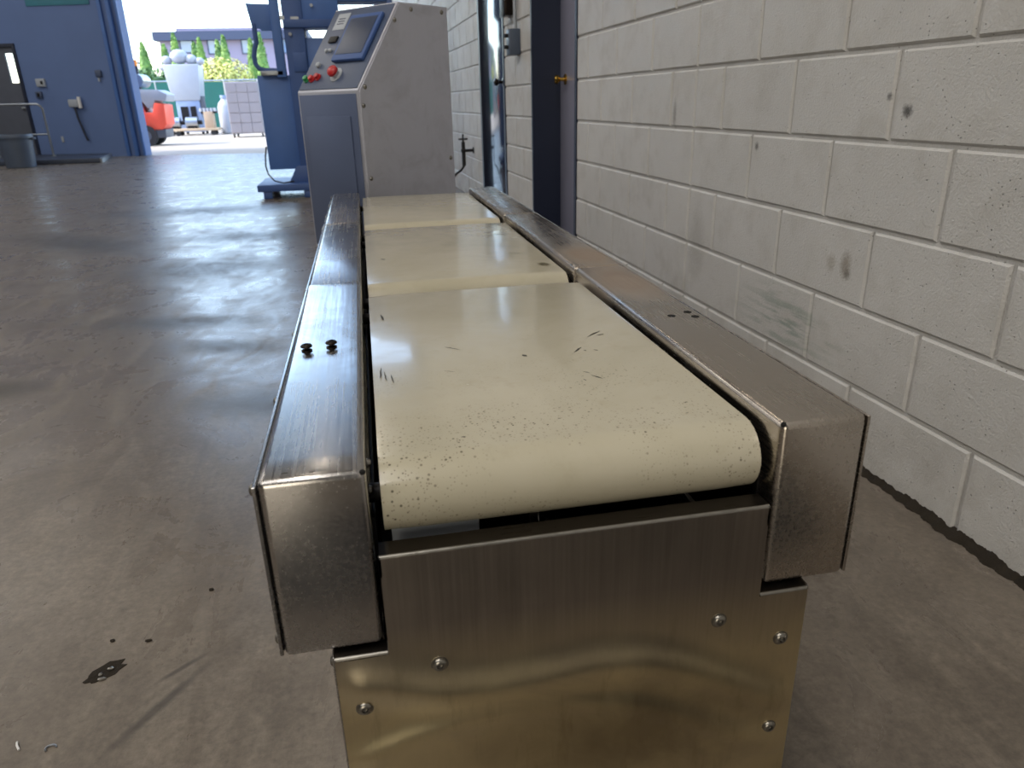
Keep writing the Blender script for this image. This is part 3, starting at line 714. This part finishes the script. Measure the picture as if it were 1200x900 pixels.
cpart(lambda b: fl(b, XQ0, XP0 - .001, ZS, 0, fold=True), 'fold_edge', M['zinc'], fp)
cpart(lambda b: fl(b, XP1 + .001, XQ1, ZS, 0, fold=True), 'fold_edge', M['zinc'], fp)
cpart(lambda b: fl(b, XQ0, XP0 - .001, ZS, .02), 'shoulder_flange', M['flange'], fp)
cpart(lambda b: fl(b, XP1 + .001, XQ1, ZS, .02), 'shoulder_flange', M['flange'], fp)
cpart(lambda b: (b.box((XQ0, YP, ZE), (XQ0 + .0015, YP + .02, ZS + .002)), b.box((XQ1 - .0015, YP, ZE), (XQ1, YP + .02, ZS + .002)), b.box((XP0, YP, ZS), (XP0 + .0015, YP + .009, ZP + .002)), b.box((XP1 - .0015, YP, ZS), (XP1, YP + .009, ZP + .002))), 'side_flange', M['steel'], fp)
for sx, sz in ((.030, .387), (-.050, .347), (.340, .385), (.419, .346), (.418, .215), (-.050, .215)):
    yy = YP + dent(sx, sz)
    cpart(lambda b: screw(b, (sx, yy, sz), (0, -1, 0), .0078, .0044), 'screw', M['zinc'], fp)
# side panels, frame, legs
YE = YF + 3 * SEG
for s in (-1, 1):
    x = XQ0 if s < 0 else XQ1
    sp = cpart(lambda b: b.box((x - .0022 if s < 0 else x, YP + .003, .08), (x if s < 0 else x + .0022, YE - .02, ZS + .0035), .0006, 1), 'side_panel', M['steel'])
    for yy in (.62, .9, 1.4, 1.9, 2.4, 2.85):
        for zz in (.395, .10):
            cpart(lambda b: screw(b, (x + s * .0022, yy, zz), (s, 0, 0), .0055, .004), 'screw', M['zinc'], sp)
cpart(lambda b: b.box((XL1 + .0, YP + .03, .40), (XR0, YE - .02, .412)), 'light_block_pan', M['dark_metal'])  # unseen pan added to block light under the belts
cpart(lambda b: (b.box((XL1 + .0005, YF + .03, ZB + .01), (XL1 + .0035, YE - .02, .545)), b.box((XR0 - .0035, YF + .03, ZB + .01), (XR0 - .0005, YE - .02, .545))), 'inner_rail', M['dark_metal'])
for lx in (XQ0 + .03, XQ1 - .03):
    for ly in (.66, 1.75, 2.83):
        lg = cpart(lambda b: b.box((lx - .019, ly - .019, .03), (lx + .019, ly + .019, .40), .003), 'leg', M['steel'])
        cpart(lambda b: b.lathe([(.03, 0), (.032, .006), (.02, .014), (.009, .018), (.009, .04)], (lx, ly, 0), 16), 'foot', M['black'], lg)
# pieces seen in the gaps under the nose
cpart(lambda b: b.box((-.006, .655, .478), (.085, .665, .522), .001), 'cross_bracket', M['sticker'])
cpart(lambda b: (b.box((.139, .652, .470), (.149, .668, .524), .001), b.cyl((.158, .652, .506), (.158, .64, .506), .005)), 'cross_bracket', M['steel'])
for yy, zz in ((.66, .596), (.66, .566)):
    cpart(lambda b: screw(b, (XL1 + .0004, yy, zz), (1, 0, 0), .0042, .004), 'screw', M['zinc'])

# ------------------------------------------------------------------ control cabinet
cab = empty('control_cabinet', (.007, 2.965, 0), .70); tag(cab, 'tall stainless control cabinet with sloped panel standing at the far end of the conveyor', 'cabinet')
CA, CB, CT, Z1, Z2 = .505, .368, .235, .975, 1.284      # side length, width, slope run, low and high heights
def cb(fn, name, mat, parent=None, smooth=35): return one(fn, name, mat, parent or cab, smooth)
prof = [(0, .09), (CA, .09), (CA, Z2), (CT, Z2), (0, Z1)]
cb(lambda b: b.prism(prof, 1, 0, CB, .004), 'cabinet_body', M['steel_x'])
# side sheet facing the camera
side = cb(lambda b: b.prism([(.006, .10), (CA - .006, .10), (CA - .006, Z2 - .006), (CT + .004, Z2 - .006), (.006, Z1 - .004)], 1, -.0022, -.0002, .0005, seg=1), 'side_sheet', M['steel_x'])
for x, z in [(.02, .92), (.035, .985), (.025, .655), (.055, .31), (.21, 1.22), (.30, 1.262), (.47, 1.262), (.48, .7), (.48, .3)]:
    cb(lambda b: screw(b, (x, -.0022, z), (0, -1, 0), .0075, .005), 'screw', M['zinc'], side)
# flat front sheet below the slope
fr = cb(lambda b: b.box((-.003, .012, .10), (0.0, CB - .012, Z1 - .012), .001), 'front_sheet', M['steel_dark'])
cb(lambda b: b.box((-.008, .05, .14), (-.003, CB - .05, Z1 - .09), .003), 'service_door', M['steel_dark'], fr)
# sloped operator panel: local frame (v across, w up the slope, n outwards)
SL = math.hypot(CT, Z2 - Z1); up = Vector((CT / SL, 0, (Z2 - Z1) / SL)); ac = Vector((0, -1, 0)); nr = Vector((-(Z2 - Z1) / SL, 0, CT / SL))
PM = Matrix(((ac.x, up.x, nr.x, 0), (ac.y, up.y, nr.y, CB), (ac.z, up.z, nr.z, Z1), (0, 0, 0, 1)))    # v from far edge to near edge
def pn(fn, name, mat, parent, smooth=35):
    b = MB(); fn(b); bmesh.ops.transform(b.bm, matrix=PM, verts=b.bm.verts[:]); return b.build(name, mat, parent, smooth)
ov = pn(lambda b: b.box((.008, .008, .0), (CB - .008, SL - .008, .003), .001), 'operator_panel', M['overlay'], cab)
hm = pn(lambda b: b.box((.150, .125, .003), (.335, .335, .020), .006), 'screen_housing', M['machine_dark'], ov)
pn(lambda b: b.box((.165, .150, .020), (.320, .315, .0215), .001), 'screen', M['screen'], ov)
st = pn(lambda b: b.box((.045, .285, .003), (.118, .362, .0042), .0005), 'sticker', M['sticker'], ov)
pn(lambda b: [b.box((.060, .31 + k * .012, .0042), (.10, .315 + k * .012, .0046)) for k in range(3)], 'key_slot', M['screen'], ov)
for v_, w_, nm, mt in [(.030, .055, 'push_button', 'green_b'), (.065, .055, 'push_button', 'red'), (.098, .062, 'push_button', 'red')]:
    pn(lambda b: b.lathe([(.015, .003), (.015, .008), (.011, .009), (.011, .018), (.009, .020)], (v_, w_, 0), 18), nm, M[mt], ov)
for v_, w_ in [(.075, .185), (.100, .185)]:
    pn(lambda b: b.lathe([(.008, .003), (.008, .010), (.005, .013)], (v_, w_, 0), 14), 'indicator', M['sticker'], ov)
pn(lambda b: b.lathe([(.011, .003), (.011, .012), (.008, .016)], (.068, .118, 0), 14), 'indicator', M['sticker'], ov)
pn(lambda b: b.box((.062, .222, .003), (.11, .25, .010), .002), 'selector_switch', M['black'], ov)
pn(lambda b: b.lathe([(.030, .003), (.030, .006), (.016, .007), (.016, .020)], (.205, .07, 0), 20), 'stop_collar', M['sticker'], ov)
es = pn(lambda b: b.lathe([(.015, .018), (.022, .020), (.0225, .030), (.017, .037), (.008, .040)], (.205, .07, 0), 20), 'emergency_stop', M['red'], ov); es['label'] = 'red mushroom emergency stop button'
for x in (.05, CA - .05):
    for y in (.05, CB - .05):
        cb(lambda b: (b.cyl((x, y, .0), (x, y, .012), .03), b.cyl((x, y, .012), (x, y, .10), .012)), 'foot', M['black'])

# ------------------------------------------------------------------ tall dark machine behind the cabinet, blue flare haze put into its colour
mc = empty('packing_machine', (-.6, 8.6, 0)); tag(mc, 'tall dark machine, blue flare haze painted in, on a low wheeled base behind the control cabinet', 'machine')
def mp(fn, name, mat, parent=None, smooth=35): return one(fn, name, mat, parent or mc, smooth)
X = -(-.6)
base = mp(lambda b: b.box((-.52, -.30, .075), (.75, .55, .145), .006), 'base_platform', M['machine_dark'])
for x, y in ((-.42, -.24), (-.42, .48), (.0, -.24), (.0, .48), (.62, -.24), (.62, .48)):
    mp(lambda b: b.box((x - .045, y - .05, 0.0), (x + .045, y + .05, .078), .006), 'base_foot', M['machine_dark'])
mp(lambda b: b.prism([(-.20, .14), (.12, .14), (.12, .32), (-.10, .32)], 1, -.15, .30, .006), 'pedestal', M['machine_dark'])
mp(lambda b: b.box((-.385, -.10, .285), (-.06, -.06, 1.22), .006), 'lower_panel', M['haze_blue'])
mp(lambda b: b.box((-.06, -.14, .29), (.14, .30, 2.30), .008), 'main_column', M['machine_dark'])
mp(lambda b: b.box((-.175, -.16, 1.20), (-.085, -.06, 2.30), .006), 'side_post', M['haze_blue'])
mp(lambda b: b.box((-.34, -.16, 1.218), (-.115, -.06, 1.262), .004), 'shelf_bracket', M['galv'])
mp(lambda b: b.prism([(-.40, 1.885), (-.12, 1.875), (-.12, 1.635), (-.27, 1.635), (-.30, 1.655), (-.33, 1.655), (-.345, 1.60), (-.355, 1.60)], 1, -.13, -.10, .002), 'side_plate', M['haze_blue'])
mp(lambda b: b.tube([(-.345, -.12, 1.70), (-.345, -.12, 1.53), (-.37, -.12, 1.47), (-.385, -.12, 1.40), (-.38, -.12, 1.33), (-.35, -.12, 1.285), (-.29, -.12, 1.268), (-.10, -.12, 1.262)], .024, 10), 'grab_handle', M['machine_dark'])
mp(lambda b: b.box((.14, -.10, .29), (.62, .25, 1.57), .008), 'rear_body', M['haze_blue'])
mp(lambda b: b.box((.0, -.155, 1.25), (.13, -.14, 1.43), .004), 'control_box', M['machine_dark'])
mp(lambda b: b.box((-.06, -.17, 1.66), (.50, .2, 1.735), .006), 'cross_beam', M['machine_dark'])
mp(lambda b: b.box((.14, -.13, 1.735), (.50, .2, 2.26), .006), 'upper_body', M['haze_blue'])
mp(lambda b: b.box((.50, -.13, 1.90), (1.0, .2, 2.2), .006), 'upper_arm', M['machine_dark'])
mp(lambda b: (b.box((-.085, -.145, 1.735), (-.04, -.10, 1.77)), b.box((.02, -.16, 1.735), (.10, -.12, 1.76))), 'lug', M['galv'])
for x, z in ((.0, 1.60), (.24, 1.86)):
    mp(lambda b: b.cyl((x, -.14, z), (x, -.18, z), .016), 'bright_hole', M['sticker'])  # pale discs stand in for holes where outside light shows through
mp(lambda b: b.tube([(-.395, -.08, .52), (-.415, -.10, .42), (-.42, -.14, .33), (-.40, -.19, .25), (-.34, -.23, .18), (-.25, -.23, .155), (-.14, -.2, .165)], .008), 'cable', M['black'])
for y, z in ((-.12, 2.26),):
    mp(lambda b: b.box((-.17, -.13, z), (.5, .2, z + .05), .006), 'top_beam', M['machine_dark'])

# ------------------------------------------------------------------ small things on the floor
an = empty('floor_anchor', (-.537, 1.134, 0)); tag(an, 'broken shiny metal anchor in a dark chipped hole in the floor, lower left', 'anchor')
def f(b):
    pts = []
    for k in range(18):
        t = k * 2 * math.pi / 18; r = (.030 + .010 * math.cos(t - .6)) * random.uniform(.75, 1.1); pts.append((r * 1.15 * math.cos(t), r * .62 * math.sin(t)))
    rot = [(x * .8 - y * .6, x * .6 + y * .8) for x, y in pts]; b.prism(rot, 2, .0, .0012)
one(f, 'dark_patch', M['dirt'], an)
one(lambda b: (b.ball((.014, .010, .003), .0055, (1.2, .8, .6), 1), b.ball((.0, .0, .002), .004, (1, 1.2, .5), 1), b.ball((.006, -.012, .002), .006, (1.5, .6, .4), 1)), 'metal_stub', M['zinc'], an)
tag(one(lambda b: b.tube([(-.620, 1.004, .002), (-.617, .996, .003), (-.611, .987, .002)], .0018, 6), 'white_sliver', M['white']), 'thin white sliver lying on the concrete at the lower left corner', 'debris')
tag(one(lambda b: b.tube([(-.563 + .008 * math.cos(t), .980 + .006 * math.sin(t), .0022) for t in [k * .5 for k in range(9)]], .0015, 6), 'metal_shaving', M['galv']), 'curled bright metal shaving on the concrete near the chipped floor hole', 'debris')
for (x, y, lab) in ((-.543, 1.224, 'dark flat chip on the floor just behind the chipped anchor hole'), (-.476, 1.209, 'tiny dark crumb right of the chipped anchor hole'), (-.388, 1.345, 'dark crumb on the floor nearest the left conveyor housing')):
    tag(one(lambda b: b.ball((x, y, .002), .0055, (random.uniform(.8, 1.6), random.uniform(.6, 1), .4), 1), 'debris_chip', M['dirt']), lab, 'debris')

# ------------------------------------------------------------------ outside
gy = one(lambda b: b.box((-60, 15.5, -.30), (40, 95, -.02)), 'yard_ground', M['yard']); tag(gy, kind='structure')
one(lambda b: b.prism([(-4.56, 17.465), (.48, 16.205), (.52, 16.42), (-4.52, 17.68)], 2, -.1, -.004), 'threshold_sill', M['yard'], gy)

# forklift, tail to the right
fk = empty('forklift', (-6.2, 22.9, -.02)); tag(fk, 'red and grey forklift parked in the yard beside the dock opening', 'forklift')
def fkp(fn, name, mat, parent=None): return one(fn, name, mat, parent or fk)
fkp(lambda b: b.prism([(-.55, .42), (.95, .42), (1.08, .55), (1.10, 1.05), (.86, 1.10), (.78, .86), (.60, .86), (.42, 1.28), (-.55, 1.28)], 1, -.5, .5, .02), 'counterweight', M['lift_red'])
fkp(lambda b: b.prism([(.66, .98), (.80, .98), (.88, 1.16), (1.16, 1.12), (1.22, 1.30), (1.0, 1.42), (.2, 1.46), (-.3, 1.44), (-.3, 1.29), (.46, 1.29)], 1, -.48, .48, .02), 'hood', M['wrap'])
fkp(lambda b: b.prism([(-.9, .2), (1.0, .2), (1.02, .42), (-.9, .42)], 1, -.46, .46, .01), 'chassis', M['lift_grey'])
for x, rr in ((.52, .27), (-.95, .34)):
    for y in (-.46, .46):
        wl = fkp(lambda b: b.cyl((x, y - .11, rr), (x, y + .11, rr), rr, seg=24), 'wheel', M['tyre']); fkp(lambda b: b.cyl((x, y - .115, rr), (x, y + .115, rr), rr * .5, seg=16), 'hub', M['lift_grey'], wl)
fkp(lambda b: b.cyl((.5, -.42, 1.66), (.5, .42, 1.66), .17, seg=20), 'gas_tank', M['galv'])
fkp(lambda b: (b.box((-.4, -.25, 1.28), (.1, .25, 1.42), .03), b.box((.02, -.25, 1.4), (.16, .25, 1.92), .04)), 'seat', M['lift_grey'])
for x in (-.75, .35):
    for y in (-.45, .45): fkp(lambda b: b.box((x - .04, y - .03, 1.2), (x + .04, y + .03, 2.12), .01), 'guard_post', M['lift_grey'])
fkp(lambda b: (b.box((-.85, -.5, 2.10), (.45, .5, 2.16), .01)), 'guard_roof', M['lift_grey'])
fkp(lambda b: b.cyl((.52, -.3, 2.02), (.52, -.3, 2.17), .06), 'beacon', M['amber'])
fkp(lambda b: (b.box((-1.5, -.35, .1), (-1.4, -.22, 2.2)), b.box((-1.5, .22, .1), (-1.4, .35, 2.2))), 'mast', M['lift_grey'])
fkp(lambda b: (b.box((-2.6, -.32, .06), (-1.5, -.2, .11)), b.box((-2.6, .2, .06), (-1.5, .32, .11))), 'fork', M['lift_grey'])

# pale panelled unit on casters
cu = empty('panelled_crate', (-3.6, 26.9, -.02)); tag(cu, 'tall pale grey panelled crate on casters standing in the sunny yard', 'crate')
one(lambda b: b.box((-.52, -.4, .12), (.52, .6, 1.70), .01), 'crate_body', M['crate'], cu)
for i in range(3):
    for j in range(5):
        one(lambda b: b.box((-.50 + i * .337, -.425, .15 + j * .308), (-.50 + i * .337 + .325, -.40, .15 + j * .308 + .290), .006, 1), 'crate_panel', M['crate'], cu)
for x in (-.45, .45):
    for y in (-.33, .5): one(lambda b: b.cyl((x - .025, y, .06), (x + .025, y, .06), .06, seg=14), 'caster', M['tyre'], cu)

# pallet trolley with motors
tr = empty('flat_trolley', (-6.0, 30.0, -.02)); tag(tr, 'low flat trolley loaded with machine parts in the yard', 'trolley')
one(lambda b: b.box((-.95, -.4, .17), (.95, .4, .25), .01), 'deck', M['timber'], tr)
for x in (-.75, -.45, .75):
    for y in (-.3, .3): one(lambda b: b.cyl((x, y - .03, .085), (x, y + .03, .085), .085, seg=14), 'wheel', M['tyre'], tr)
def mot(x, s, lab, big):
    m_ = empty('motor', (x, 29.9, .23)); tag(m_, lab, 'motor')
    if big:
        one(lambda b: b.box((-.16, -.2, 0), (.16, .2, .56), .02), 'motor_body', M['cardboard'], m_); one(lambda b: [b.cyl((-.24 + k * .12, -.1, .56), (-.24 + k * .12, -.1, .68), .05, seg=10) for k in range(5)], 'valve_head', M['wrap'], m_)
        one(lambda b: b.box((-.26, -.12, .50), (.28, .22, .60), .02), 'manifold', M['dark_metal'], m_)
    else:
        one(lambda b: b.cyl((-.2, 0, .2), (.2, 0, .2), .19, seg=18), 'motor_body', M['galv'], m_); one(lambda b: b.box((-.15, -.15, 0), (.15, .15, .1)), 'motor_foot', M['dark_metal'], m_)
        one(lambda b: b.cyl((.2, 0, .2), (.34, 0, .2), .07, seg=12), 'shaft', M['dark_metal'], m_)
mot(-5.33, 1, 'boxy tan gearbox with a row of white caps on the yard trolley', True)
mot(-5.95, .8, 'round grey motor in the middle of the yard trolley', False)
mot(-6.55, .8, 'round grey motor at the left end of the yard trolley', False)

# white wrapped machine
wm = empty('wrapped_machine', (-6.2, 31.4, -.02)); tag(wm, 'tall white machine wrapped in film with bulging top, behind the forklift', 'machine')
one(lambda b: b.box((-.42, -.45, .1), (.42, .5, 1.25), .02), 'machine_stand', M['pale_blue'], wm)
one(lambda b: b.prism([(-.52, 1.2), (.46, 1.2), (.60, 2.45), (-.66, 2.45)], 1, -.5, .5, .05), 'hopper', M['wrap'], wm)
one(lambda b: [b.ball((x, -.1, z), r, (1, 1, .8), 2) for x, z, r in ((-.55, 2.6, .20), (-.1, 2.72, .32), (.30, 2.62, .22), (.60, 2.55, .17), (-.72, 2.35, .14))], 'wrapped_top', M['wrap'], wm)
one(lambda b: (b.box((-.28, -.48, .5), (-.02, -.45, 1.0)), b.box((.06, -.48, .5), (.26, -.45, 1.0))), 'opening_panel', M['dark_metal'], wm)
one(lambda b: b.cyl((.48, -.3, .7), (.48, -.3, 1.35), .12, seg=14), 'side_motor', M['lift_grey'], wm)
for x in (-.36, .36):
    for y in (-.38, .42): one(lambda b: b.cyl((x, y, 0), (x, y, .12), .05, seg=10), 'foot', M['dark_metal'], wm)
w2 = empty('white_drum', (-4.82, 30.6, -.02)); tag(w2, 'white rounded drum unit between the trolley and the pale crate', 'drum')
one(lambda b: b.lathe([(.26, .0), (.30, .05), (.30, .95), (.24, 1.1), (.14, 1.2), (.12, 1.28)], seg=20), 'drum_body', M['wrap'], w2); one(lambda b: b.cyl((0, 0, 1.26), (0, 0, 1.36), .16, seg=16), 'drum_lid', M['pale_blue'], w2)

# green screen fence
gf = empty('screen_fence', (-4.0, 36.0, -.02)); tag(gf, 'green mesh privacy fence across the far side of the yard', 'fence')
for i in range(9):
    x = -7.2 + i * 1.4
    one(lambda b: b.box((x + .04, -.02, .05), (x + 1.36, .0, 1.98)), 'mesh_panel', M['screen_green'], gf)
    one(lambda b: b.cyl((x, 0, 0), (x, 0, 2.05), .035, seg=10), 'post', M['galv'], gf)
one(lambda b: b.cyl((-7.2, 0, 2.03), (5.4, 0, 2.03), .03, seg=8), 'top_rail', M['galv'], gf)

# trees
def leaves(name, mat, parent, fn, n, size):
    vsl, fs = [], []
    for i in range(n):
        c, nrm = fn(); a = nrm.orthogonal().normalized(); a.rotate(Matrix.Rotation(random.uniform(0, 6.28), 3, nrm)); bb = nrm.cross(a); s = size * random.uniform(.6, 1.3); k = len(vsl)
        vsl += [c - a * s, c - bb * s * .5, c + a * s, c + bb * s * .5]; fs.append((k, k + 1, k + 2, k + 3))
    me = bpy.data.meshes.new(name); me.from_pydata(vsl, [], fs); me.materials.append(mat); o = bpy.data.objects.new(name, me); C.objects.link(o); o.parent = parent; tag(o, kind='stuff'); return o
def rv(): return Vector((random.gauss(0, 1), random.gauss(0, 1), random.gauss(0, 1))).normalized()
def thuja(x, y, h, r, lab):
    t = empty('columnar_tree', (x, y, -.02)); tag(t, lab, 'tree', 'columnar conifers behind the fence')
    one(lambda b: b.cyl((0, 0, 0), (0, 0, h * .9), .07, .02, seg=8), 'trunk', M['trunk'], t)
    one(lambda b: b.lathe([(r * .3, .15), (r * .78, h * .12), (r * .8, h * .4), (r * .55, h * .7), (r * .2, h * .93), (.02, h * .97)], seg=14), 'inner_foliage', M['thuja'], t)
    def fn():
        z = random.random() ** .85; rr = r * (min(1, .45 + z * 4) * (1 - z) ** .62 + .04) * random.uniform(.8, 1.12); a = random.uniform(0, 6.28)
        n = Vector((math.cos(a), math.sin(a), random.uniform(.1, .9))) + rv() * .5
        return Vector((rr * math.cos(a), rr * math.sin(a), .1 + z * (h - .1))), n.normalized()
    leaves('foliage', M['thuja'], t, fn, 1500, .085)
names = ['leftmost', 'second', 'third', 'fourth', 'fifth', 'sixth', 'seventh', 'eighth', 'ninth']
for i, (px, h, r) in enumerate([(-9.6, 3.85, .52), (-8.95, 3.85, .52), (-8.15, 4.2, .48), (-7.55, 3.95, .46), (-7.05, 4.0, .46), (-6.45, 4.0, .46), (-5.95, 4.1, .46), (-4.9, 4.05, .48), (-4.3, 4.2, .48)]):
    thuja(px, 40 + (i % 2) * 1.35, h, r, '%s from the left of the green columnar conifers behind the yard fence' % names[i])
mpl = empty('yellow_shrub', (-5.9, 38.2, -.02)); tag(mpl, 'pale yellow green leafy shrub above the green fence', 'shrub')
one(lambda b: [b.cyl((0, 0, 0), (math.cos(k) * .7, math.sin(k) * .4, 2.2), .05, .015, seg=6) for k in range(7)], 'stem', M['trunk'], mpl)
def fn():
    d = rv(); r = random.random() ** .4; p = Vector((d.x * 1.35 * r, d.y * .8 * r, 2.25 + d.z * .85 * r)); return p, (d + Vector((0, 0, .6)) + rv() * .6).normalized()
leaves('foliage', M['maple'], mpl, fn, 2600, .085)
hg = empty('dark_hedge', (-8.6, 38.6, -.02)); tag(hg, 'dark green hedge behind the forklift and the wrapped machine', 'hedge')
one(lambda b: b.box((-1.9, -.3, 0), (1.1, .4, 2.3), .2), 'inner_foliage', M['hedge'], hg)
def fn():
    d = rv(); p = Vector((random.uniform(-2.0, 1.2), random.uniform(-.45, .5), random.uniform(.1, 2.55 + .15 * random.random()))); return p, (d + Vector((0, -.4, .4))).normalized()
leaves('foliage', M['hedge'], hg, fn, 3200, .11)

# building across the road
bl = empty('office_building', (-9.5, 60, -.02)); tag(bl, 'lavender two storey office building with dark roof band beyond the trees', 'building')
wins = [(-2.40, 4.55, 5.45, .95), (-.55, 4.45, 5.45, 1.25), (1.75, 4.45, 5.45, 1.25), (4.0, 4.45, 5.45, 1.25)]
one(lambda b: b.box((-3.7, 0, 0), (6.2, 8, 5.45)), 'wall', M['bldg'], bl)
one(lambda b: b.prism([(-4.0, 5.35), (6.5, 5.42), (6.5, 5.98), (-4.0, 5.92)], 1, -.5, 8.2), 'roof_band', M['roof'], bl)
one(lambda b: b.box((-2.9, 2, 5.9), (6.0, 7, 6.35)), 'parapet', M['bldg'], bl)
for x, z0, z1, wd in wins:
    fr_ = one(lambda b: (b.box((x, -.06, z0), (x + wd, .0, z0 + .08)), b.box((x, -.06, z1 - .08), (x + wd, 0, z1)), b.box((x, -.06, z0 + .08), (x + .08, 0, z1 - .08)), b.box((x + wd - .08, -.06, z0 + .08), (x + wd, 0, z1 - .08))), 'window', M['roof'], bl)
    one(lambda b: b.box((x + .08, -.03, z0 + .08), (x + wd - .08, -.005, z1 - .08)), 'pane', M['win_glass'], fr_)
    f2 = one(lambda b: b.box((x, -.05, 1.2), (x + wd, -.001, 2.6)), 'window', M['roof'], bl); one(lambda b: b.box((x + .08, -.06, 1.28), (x + wd - .08, -.051, 2.52)), 'pane', M['win_glass'], f2)
lp = empty('street_lamp', (-13.8, 60.5, -.02)); tag(lp, 'thin street lamp post left of the office building', 'street lamp')
one(lambda b: b.cyl((0, 0, 0), (0, 0, 6.4), .07, .05, seg=10), 'pole', M['galv'], lp); one(lambda b: (b.box((-.9, -.06, 6.38), (.9, .06, 6.46), .01), b.box((-1.1, -.12, 6.36), (-.7, .12, 6.44)), b.box((.7, -.12, 6.36), (1.1, .12, 6.44))), 'lamp_head', M['galv'], lp)
